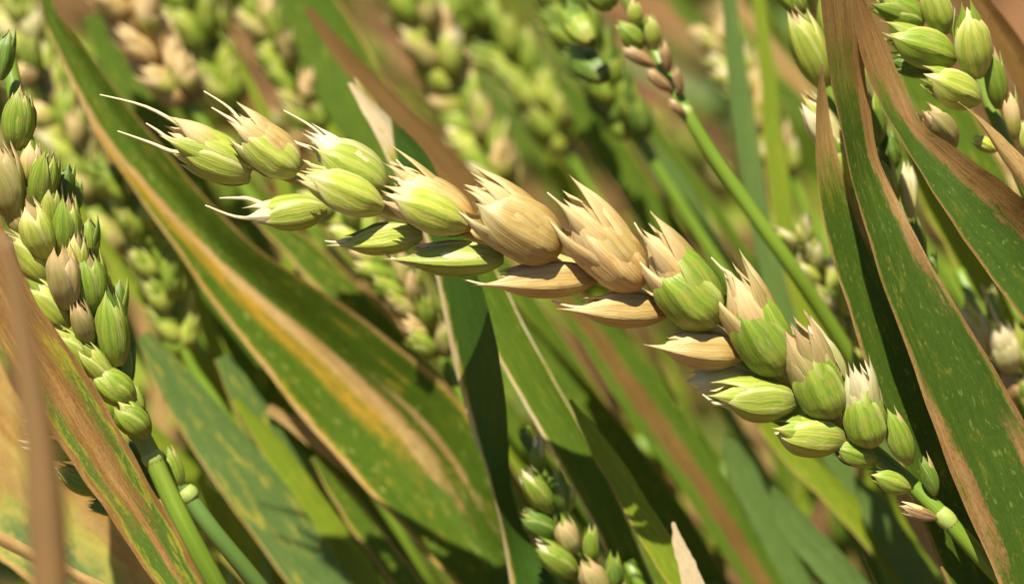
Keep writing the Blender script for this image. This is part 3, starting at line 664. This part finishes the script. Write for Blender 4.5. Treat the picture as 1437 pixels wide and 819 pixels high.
wheat_leaf('broad half dry tan and bluish leaf lying under the folded leaf', [
    (-110, 560, -30, 420), (-90, 650, 20, 540), (-40, 740, 90, 640), (20, 800, 160, 720), (90, 860, 230, 800), (160, 940, 270, 890), (240, 1030, 290, 1000)],
    28, M_DRYGREEN, bow=0.3, rough=2.5, seed=9, nv=50)
M_CURL = L['dry']
wheat_leaf('thin rolled dry leaf edge running low beneath the half dry leaf', [(-40, 720, -38, 740), (0, 744, -2, 764), (50, 770, 46, 788), (110, 800, 104, 816), (180, 835, 170, 852), (260, 890, 245, 905)], 8, M_CURL, bow=-1.2, seed=10, nv=24)
M_UP = leaf_material('upright_green_leaf', (0.031, 0.07, 0.004), (0.066, 0.115, 0.008), el=0.04, er=0.05, seed=8.3, patch=0.25, pth=0.58, rust=0.2, tip=0.13,
    stripes=[([(0, .75), (.25, .88), (.45, .96), (1, 1.0)], 0.20, 'dry', 0.0, 0.46), ([(0, .0), (.6, .03), (.72, .13), (.8, .13), (1, .1)], 0.09, 'dry', 0.62, 0.80), ([(0, .5), (.7, .86), (.82, .90), (1, .94)], 0.11, 'dry', 0.70, 0.90)],
    dry=((0.23, 0.125, 0.038), (0.35, 0.215, 0.08), (0.10, 0.05, 0.015)), yellow=(0.17, 0.19, 0.025))
M_UPL = leaf_material('upright_leaf_second', (0.031, 0.07, 0.004), (0.066, 0.115, 0.008), el=0.04, er=0.13, seed=3.3, patch=0.25, pth=0.60, rust=0.18, tip=0.22, dry=((0.25, 0.145, 0.045), (0.38, 0.245, 0.095), (0.13, 0.068, 0.022)), yellow=(0.17, 0.19, 0.025))
wheat_leaf('tall broad dark green leaf with a brown dry upper edge and rust patches', [
    (1146, -60, 1208, -60, 0, 9), (1156, 40, 1210, 40, 0, 9), (1170, 140, 1218, 138, 0, 8), (1192, 240, 1238, 232, 0, 6), (1218, 330, 1278, 318, 0, 3), (1250, 430, 1330, 410, 0, 2), (1290, 540, 1390, 510, 0, 2), (1330, 650, 1446, 610, 0, 2), (1382, 770, 1500, 720, 0, 2), (1432, 880, 1550, 830, 0, 2), (1500, 990, 1570, 970)],
    -4, M_UP, bow=0.5, rough=0.5, seed=11, nv=80, rib=0.25)
wheat_leaf('narrow brown-tipped green leaf alongside the tall rust-patched leaf', [
    (1152, 90, 1155, 90, 0, 0), (1146, 150, 1162, 150, 0, 1), (1146, 230, 1178, 226, 0, 1), (1155, 310, 1206, 300, 0, 2), (1180, 400, 1246, 388, 0, 2), (1212, 500, 1292, 480, 0, 2), (1248, 610, 1342, 580, 0, 2), (1290, 720, 1394, 690, 0, 2), (1336, 830, 1440, 800, 0, 2), (1400, 950, 1470, 930)],
    4, M_UPL, bow=0.35, rough=0.4, seed=12, nv=70)
M_B = leaf_material('brown_topped_leaf', (0.032, 0.078, 0.006), (0.068, 0.122, 0.010), el=0.03, er=0.05, seed=6.1, patch=0.2, pth=0.60, rust=0.2, tip=0.22,
    stripes=[([(0, .6), (.3, .66), (.6, .85), (1, .95)], 0.28, 'dry', 0.0, 0.92)], dry=((0.22, 0.12, 0.036), (0.31, 0.185, 0.062), (0.11, 0.055, 0.016)), yellow=(0.14, 0.15, 0.02))
wheat_leaf('dark green twisting leaf with a wide brown upper half', [
    (1192, -20, 1204, -24, 0, 0), (1203, 50, 1236, 46, 0, 2), (1222, 116, 1266, 112, 0, 2), (1252, 176, 1294, 172, 0, 1), (1288, 236, 1338, 207, 0, 0), (1330, 300, 1400, 250, 0, -2), (1374, 368, 1462, 300, 0, -3), (1436, 452, 1530, 380, 0, -2), (1500, 560, 1580, 500, 0, 0), (1580, 700, 1620, 680)],
    0, M_B, bow=0.6, fold=0.2, rough=0.5, seed=13, nv=60, rib=0.2)
wheat_leaf('curled dry leaf tip with a cream edge hanging over the plump green ear', [(1342, 143, 1346, 143), (1358, 152, 1372, 168), (1392, 178, 1398, 210), (1430, 214, 1428, 256), (1470, 260, 1466, 310), (1530, 350, 1515, 390)], 2, L['dry'], bow=-0.8, rough=0.3, seed=14, nv=30)
wheat_leaf('brown dry leaf with a pale rim crossing behind the plump green ear', [(1344, -40, 1362, -46), (1364, 4, 1384, -8), (1388, 46, 1414, 30), (1414, 96, 1446, 76), (1446, 160, 1484, 140), (1520, 300, 1560, 280)], 24, L['drybrown'], bow=0.5, fold=0.5, seed=15, nv=30)

def quick_leaf(label, mat, z, spine, seed, group=None, culm=STEM, bow=0.4, fold=0.0, tip_w=2):
    """spine: (x, y, width) in photo pixels from tip to foot"""
    rows = []
    for k, (x, y, w) in enumerate(spine):
        x0, y0, _ = spine[max(k - 1, 0)]; x1, y1, _ = spine[min(k + 1, len(spine) - 1)]
        dx, dy = x1 - x0, y1 - y0; m = math.hypot(dx, dy) or 1
        rows.append((x - dy / m * -w / -2 * 1.0, y + dx / m * w / 2, x + dy / m * w / 2, y - dx / m * w / 2))
    return wheat_leaf(label, rows, z, mat, group, bow, fold, 0.4, seed, 36, 0.15, culm)
quick_leaf('brown dry leaf running blurred past the bleached leaf tip', L['drybrown'], 52, [(430, 10, 8), (475, 70, 24), (550, 150, 36), (630, 235, 42), (720, 330, 44), (840, 470, 44), (990, 680, 40), (1100, 860, 30)], 31)
quick_leaf('broad plain green leaf blurred behind the brown dry leaf', L['plain'], 66, [(400, -60, 40), (450, 40, 86), (510, 150, 96), (590, 260, 90), (700, 400, 70), (840, 600, 60), (980, 840, 40)], 32)
quick_leaf('tall bluish green leaf standing upright behind the straight green stem', L['bluish'], 50, [(1016, -60, 16), (1030, 60, 26), (1048, 200, 32), (1070, 330, 32), (1104, 450, 30), (1160, 600, 30), (1250, 820, 28)], 33)
quick_leaf('fresh green narrow leaf next to the tall bluish leaf', L['fresh'], 62, [(1060, -40, 14), (1078, 120, 22), (1092, 250, 30), (1115, 380, 32), (1160, 520, 32), (1240, 700, 30), (1320, 860, 26)], 34)
quick_leaf('light green leaf with a brown line slanting below the bent ear', L['brownedge'], 44, [(680, 400, 10), (710, 470, 34), (770, 570, 46), (850, 690, 52), (930, 800, 50), (1000, 900, 40)], 35)
quick_leaf('wide dull green leaf slanting behind the light green leaf', L['plain'], 60, [(690, 420, 40), (750, 500, 58), (840, 600, 62), (930, 720, 60), (1020, 850, 44)], 36)
quick_leaf('brown leaf with green edges slanting under the straw husks', leaf_material('brown_centred_leaf', GR1, GR2, el=0.0, stripes=[([(0, .4), (1, .5)], 0.24, 'dry', 0.0, 1.0)], seed=9.4, dry=((0.15, 0.085, 0.018), (0.23, 0.14, 0.035), (0.09, 0.05, 0.012))), 48, [(790, 410, 20), (840, 470, 52), (900, 555, 62), (970, 655, 60), (1050, 780, 50), (1120, 900, 40)], 37)
quick_leaf('bluish leaf with yellow rust patches under the orange-striped leaf', L['spotted'], 40, [(200, 470, 20), (255, 550, 56), (330, 650, 76), (410, 760, 80), (480, 860, 66), (540, 960, 44)], 38, bow=0.2)
quick_leaf('narrow spotted leaf beside the rust-patched bluish leaf', L['spotted'], 43, [(310, 500, 20), (355, 580, 46), (410, 680, 52), (480, 790, 52), (560, 900, 40)], 39)
quick_leaf('thin tan dry blade crossing under the orange-striped leaf', L['dry'], 42, [(376, 572, 12), (430, 606, 26), (500, 656, 32), (580, 715, 30), (680, 800, 30), (760, 900, 26)], 40)
quick_leaf('bluish green pointed leaf rising from the brown shade', L['bluish'], 40, [(1084, 682, 4), (1104, 720, 36), (1150, 775, 46), (1210, 840, 46), (1290, 930, 40)], 41)
quick_leaf('bluish leaf standing under the lowest spikelets', L['bluish'], 52, [(1016, 608, 6), (1034, 645, 36), (1062, 705, 42), (1105, 790, 38), (1160, 900, 34)], 42)
quick_leaf('dark bluish leaf beside the collar of the bent ear', L['bluish'], 44, [(1208, 676, 6), (1226, 710, 38), (1262, 770, 46), (1310, 840, 44), (1370, 930, 36)], 43)
quick_leaf('yellow-green leaf blurred below the lower green spikelets', L['fresh'], 46, [(1070, 590, 20), (1115, 635, 40), (1160, 680, 36), (1230, 760, 34), (1320, 880, 30)], 44)
quick_leaf('pale dry leaf tip pointing up from the brown shade', leaf_material('cream_leaf', (0.60, 0.46, 0.27), (0.70, 0.57, 0.36), rust=0, tip=None, seed=3.9), 13, [(944, 732, 3), (954, 765, 18), (968, 805, 28), (985, 860, 34), (1020, 940, 30)], 45)
quick_leaf('orange-brown dry blade behind the collar of the bent ear', L['dry'], 40, [(1262, 690, 20), (1296, 740, 34), (1330, 790, 34), (1380, 860, 30)], 46)
quick_leaf('green leaf crossing behind the long half hidden ear', L['fresh'], 46, [(1280, 210, 20), (1310, 270, 44), (1345, 335, 44), (1390, 420, 40), (1450, 540, 36), (1530, 700, 30)], 47)
quick_leaf('bluish narrow leaf blurred between the straw husks and the upright leaf', L['bluish'], 70, [(905, 150, 10), (940, 230, 26), (980, 310, 30), (1030, 400, 30), (1100, 520, 30), (1200, 700, 28)], 48)
quick_leaf('wide green blurred leaf slanting behind the dim shaded ear', L['plain'], 80, [(790, 120, 20), (850, 200, 44), (910, 290, 48), (980, 390, 48), (1080, 540, 44), (1220, 760, 36)], 49)
quick_leaf('blurred plain leaf behind the feathery green ear', L['plain'], 58, [(250, 330, 20), (330, 450, 60), (400, 560, 66), (470, 670, 60), (560, 800, 50), (640, 920, 40)], 50)
quick_leaf('green leaf blade with tan rim near the tip of the bent ear', L['brownedge'], 50, [(360, 300, 16), (420, 350, 40), (500, 430, 50), (590, 530, 46), (700, 680, 40), (800, 840, 34)], 51)
quick_leaf('green blurred leaf behind the dry brown ear', L['plain'], 74, [(130, 20, 30), (180, 110, 62), (225, 190, 60), (290, 300, 50), (400, 480, 44), (520, 680, 36)], 52)
quick_leaf('pale green leaf low under the rust-patched bluish leaf', L['fresh'], 56, [(170, 560, 20), (240, 660, 60), (310, 740, 60), (390, 830, 50), (470, 930, 40)], 53)

quick_leaf('broad green leaf standing behind the plump green ear', L['plain'], 36, [(1250, 20, 20), (1290, 90, 56), (1340, 180, 66), (1400, 290, 60), (1470, 420, 50), (1560, 600, 40)], 54)
quick_leaf('long yellow-green leaf slanting close under the orange-striped leaf', L['fresh'], 42, [(330, 560, 10), (390, 640, 34), (455, 730, 38), (520, 820, 36), (590, 920, 30)], 55)
quick_leaf('green leaf with tan margins between the tan dry blade and the orange-striped leaf', L['brownedge'], 42.5, [(440, 640, 8), (490, 710, 32), (550, 790, 36), (620, 880, 32), (690, 980, 26)], 56)
quick_leaf('bright yellow-green leaf slanting below the straw husks past the low dark ear', L['fresh'], 18, [(800, 560, 6), (850, 640, 30), (905, 730, 38), (960, 820, 38), (1020, 920, 30)], 57)
# narrow blades crowding the stand between the larger leaves
NARROW = {
    'fresh': 'narrow yellow-green blade slanting blurred among the stems', 'plain': 'narrow mid green blade slanting blurred among the stems',
    'bluish': 'narrow bluish green blade slanting blurred among the stems', 'brownedge': 'narrow green blade with tan margins slanting blurred among the stems',
    'dry': 'narrow tan dry blade slanting blurred among the stems', 'drybrown': 'narrow dark brown dry blade slanting blurred among the stems'}
nj = random.Random(314)
for k in range(78):
    kind = nj.choice(['fresh', 'fresh', 'fresh', 'plain', 'plain', 'bluish', 'brownedge', 'brownedge', 'dry', 'fresh'] if k % 9 else ['drybrown'])
    if k < 46: x, y = nj.uniform(140, 1300), nj.uniform(330, 720)
    else: x, y = nj.uniform(-80, 1300), nj.uniform(-140, 330)
    z = nj.uniform(54, 150); w = nj.uniform(14, 34); a = R(nj.gauss(57, 7)); c = R(nj.gauss(3, 5)); sp = []
    for q in range(7):
        sp.append((x, y, w * (0.15, .55, .85, 1, 1, .95, .8)[q])); a += c; x += math.cos(a) * 95; y += math.sin(a) * 95
    quick_leaf(NARROW[kind], L[kind], z, sp, 100 + k, 'narrow ' + kind + ' blades', bow=nj.uniform(-.3, .6), fold=nj.uniform(0, .5))

# a dry stalk close to the lens
st = [at(8, 330, -70), at(26, 430, -70), at(42, 530, -70), at(58, 640, -70), at(68, 760, -70), at(74, 860, -70), at(78, 960, -68)]
root = thing('dry_stalk', soil_point(st, 0.2), 'thick blurred brown dry stalk standing in front of the folded leaf', 'stalk')
P = [Vector(p) for p in catmull([tuple(p) for p in st], 26)]
rad = [mm(10 + 18 * min(1, k / 16), -70) for k in range(len(P))]
T = to_soil(P[-1], P[-1] - P[-2], 0.2)
mesh_object('stem', *tube(P + T, rad + [rad[-1]] * len(T), 14, root.location), STEM_DRY, root)

# ================================================================== THE STAND BEHIND
def joined_spikelet(outer, inner, seed):
    jit = random.Random(seed); V, F, U, FM = [], [], [], []
    for (kind, phi, tilt, ln, hw, off, which) in SPREAD['fan']:
        D = SHAPES[kind + '_far', jit.randrange(3)]; M = bract_matrix(0.0125, 0.0075, kind, phi, tilt, ln, hw, off, jit)
        n = len(V); V += [M @ Vector(v) for v in D[0]]; U += D[2]
        F += [tuple(i + n for i in f) for f in D[1]]; FM += [which] * len(D[1])
    me = data_mesh('spikelet', (V, F, U), B[outer]); me.materials.append(B[inner]); me.polygons.foreach_set('material_index', FM)
    return me
def plant_prototype(kind, seed):
    """meshes and local matrices of one plant that leans towards -X: (name, mesh, matrix)"""
    jit = random.Random(seed); parts = []
    h = jit.uniform(0.60, 0.72); lean = jit.uniform(0.06, 0.16); head = jit.uniform(0.075, 0.095); droop = jit.uniform(0.3, 1.3)
    pts = [Vector((-lean * (t ** 2.2), 0.01 * math.sin(t * 5 + seed), h * t)) for t in [k / 14 for k in range(15)]]
    d = (pts[-1] - pts[-2]).normalized(); q = pts[-1].copy(); rach = [q.copy()]
    for k in range(12):
        d = (d + Vector((-0.06 * droop, 0.01, -0.035 * droop))).normalized(); q = q + d * (head / 12); rach.append(q.copy())
    allp = pts + rach[1:]
    V, F, U = tube(allp, [0.0016] * 15 + [0.0011] * 12, 8)
    me = data_mesh('stem', (V, F, U), STEM if kind != 'dry' else STEM_DRY); parts.append(('stem', me, Matrix()))
    classes = {'green': GL, 'turning': GT, 'dry': ST, 'deep': [('deep', 'green'), ('green', 'deep')]}[kind]
    sm = [joined_spikelet(*classes[k % len(classes)], seed * 10 + k) for k in range(3)]
    n = 16; az = jit.uniform(0, 180)
    for k in range(n):
        t = k / (n - 1) * 11.4; i = int(t); p = rach[i].lerp(rach[i + 1], t - i); ax = (rach[i + 1] - rach[i]).normalized()
        side = (Matrix.Rotation(R(az + (180 if k % 2 else 0)), 3, ax) @ ax.orthogonal()).normalized()
        y = (ax + side * (0.42 if k < n - 1 else 0)).normalized(); z = (side - y * side.dot(y)).normalized(); x = y.cross(z)
        M = Matrix.Translation(p + side * 0.001) @ Matrix((x, y, z)).transposed().to_4x4()
        s = 0.6 + 0.4 * math.sin(math.pi * min(1, (k + 2) / (n + 1)) ) if k > 1 else 0.55
        parts.append(('spikelet', jit.choice(sm), M @ Matrix.Scale(s * jit.uniform(.9, 1.1), 4)))
    lm = {'green': ['plain', 'bluish'], 'turning': ['brownedge', 'fresh', 'spotted'], 'dry': ['dry', 'drybrown'], 'deep': ['plain', 'spotted']}[kind]
    for k in range(3):
        t0 = (0.45, 0.68, 0.86)[k]; p = pts[int(t0 * 14)]; a = math.pi + jit.uniform(-1.3, 1.3)
        dr = Vector((math.cos(a), math.sin(a), 0)); ln = jit.uniform(0.16, 0.26); up = jit.uniform(0.9, 2.2); V, F, U = [], [], []
        dd = (dr + Vector((0, 0, up))).normalized(); q = p.copy(); nn = 16; wd = jit.uniform(0.010, 0.014); tw = jit.uniform(-0.9, 0.9); rows = []
        for s in range(nn + 1):
            v = s / nn; sd = dd.cross(Vector((0, 0, 1)))
            sd = Vector((-dr.y, dr.x, 0)) if sd.length < .05 else sd.normalized()
            sd = Matrix.Rotation(tw * v, 3, dd) @ sd; nm = sd.cross(dd)
            w = wd * .5 * min(1, 0.4 + v * 3) * (1 - v ** 2.4) + 0.0003
            for j in range(5):
                c = j / 2 - 1; V.append(q + sd * (c * w) + nm * (abs(c) * w * .35)); U.append((j / 4, 1 - v))
            dd = (dd + Vector((0, 0, -0.10 * (0.4 + v)))).normalized(); q = q + dd * (ln / nn)
        for s in range(nn):
            for j in range(4): e = s * 5 + j; F.append((e, e + 1, e + 6, e + 5))
        parts.append(('blade', data_mesh('blade', (V, F, U), L[jit.choice(lm)]), Matrix()))
    return parts
KINDS = {
    'green': 'green wheat plant standing blurred in the dense stand behind the bent ear',
    'turning': 'yellowing wheat plant with tan-edged leaves standing blurred in the dense stand',
    'deep': 'deep green wheat plant standing blurred in the dense stand',
    'dry': 'dry straw-coloured wheat plant standing blurred in the dense stand',
}
PROTO = [(k, plant_prototype(k, 40 + i)) for i, k in enumerate(['green', 'turning', 'deep', 'green', 'turning', 'dry', 'green'])]
def clear_of_view(p, ang, s, zmin):
    """keeps the near plants, their shadows and the lens apart"""
    M = Matrix.Translation(p) @ Matrix.Rotation(ang, 4, 'Z') @ Matrix.Scale(s, 4)
    seen = False
    for t in (0.15, 0.35, 0.55, 0.7, 0.85, 1.0, 1.1, 1.2):
        q = M @ Vector((-0.11 * t ** 2.2 - (0.05 if t > 1 else 0), 0, 0.66 * min(t, 1.14)))
        r = project(q)
        if r is None: continue
        if -260 < r[0] < 1700 and -260 < r[1] < 1080:
            seen = True
            if r[2] < zmin: return None
    return seen
made = 0; tries = 0; stand = random.Random(99); spots = []
while made < 105 and tries < 6000:
    tries += 1
    p = Vector((stand.uniform(-0.55, 0.75), stand.uniform(0.2, 1.35), 0)); ang = stand.gauss(0, 0.55); s = stand.uniform(0.9, 1.1)
    if any((p - q).length < 0.035 for q in spots): continue
    ok = clear_of_view(p, ang, s, FOCUS + 0.075)
    if not ok: continue
    spots.append(p); made += 1
    kind, parts = PROTO[stand.choice([0, 0, 1, 1, 2, 3, 3, 4, 4, 5, 6, 6])]
    o = thing('wheat_plant', p, KINDS[kind], 'wheat plant', kind + ' plants of the blurred stand')
    o.rotation_euler = (0, 0, ang); o.scale = (s, s, s)
    for (nm, me, M) in parts: link_copy(me, nm, o, M)

# the rest of the crop, one mass of blades and ears beyond the plants one can tell apart
def far_stand():
    jit = random.Random(5); V, F, U, FM = [], [], [], []
    for k in range(2600):
        a = jit.uniform(0, 2 * math.pi); r = math.sqrt(jit.uniform(1.5 ** 2, 4.2 ** 2)); x, y = r * math.cos(a), r * math.sin(a) + 0.3
        h = jit.uniform(.5, .74); ln = jit.uniform(.05, .2); an = math.pi + jit.gauss(0, .7); w = jit.uniform(.004, .008); fa = jit.uniform(0, 3.14); m = jit.choice((0, 0, 1, 2, 3)); n = len(V)
        sx, sy = math.cos(fa), math.sin(fa)
        for j in range(6):
            t = j / 5; ww = w * (1 - t * .2 if m < 2 else (1 - t * .97))
            if m < 2: ww = (.0016 if t < .75 else .0055) * (1 if t < 1 else .3)
            px, py, pz = x + math.cos(an) * ln * t ** 2, y + math.sin(an) * ln * t ** 2, h * t
            V += [(px - sx * ww, py - sy * ww, pz), (px + sy * ww * .6, py - sx * ww * .6, pz), (px + sx * ww, py + sy * ww, pz)]; U += [(0, 1 - t), (.5, 1 - t), (1, 1 - t)]
        for j in range(5):
            for i in range(2): e = n + j * 3 + i; F.append((e, e + 1, e + 4, e + 3)); FM.append(m)
    o = mesh_object('wheat_crop', V, F, U, [L['fresh'], L['brownedge'], L['plain'], L['bluish']], fmat=FM)
    o['kind'] = 'stuff'; o['label'] = 'mass of further wheat stalks and blades filling the field'
far_stand()
# fallen straw on the soil
def litter():
    jit = random.Random(6); V, F, U = [], [], []
    for k in range(500):
        x, y = jit.uniform(-.8, 1.0), jit.uniform(.2, 1.8); a = jit.uniform(0, 6.28); l = jit.uniform(.02, .09); r = jit.uniform(.001, .0025)
        z = 0.016 + 0.02 * mnoise.noise(Vector((x * 4, y * 4, 3)))
        d = Vector((math.cos(a), math.sin(a), jit.uniform(-.1, .1))) * l; p = Vector((x, y, z))
        v, f, u = tube([p - d * .5, p, p + d * .5], [r, r, r * .8], 6); n = len(V)
        V += v; U += u; F += [tuple(i + n for i in q) for q in f]
    o = mesh_object('straw_litter', V, F, U, L['dry']); o['kind'] = 'stuff'; o['label'] = 'fallen dry straw scattered on the soil'
litter()
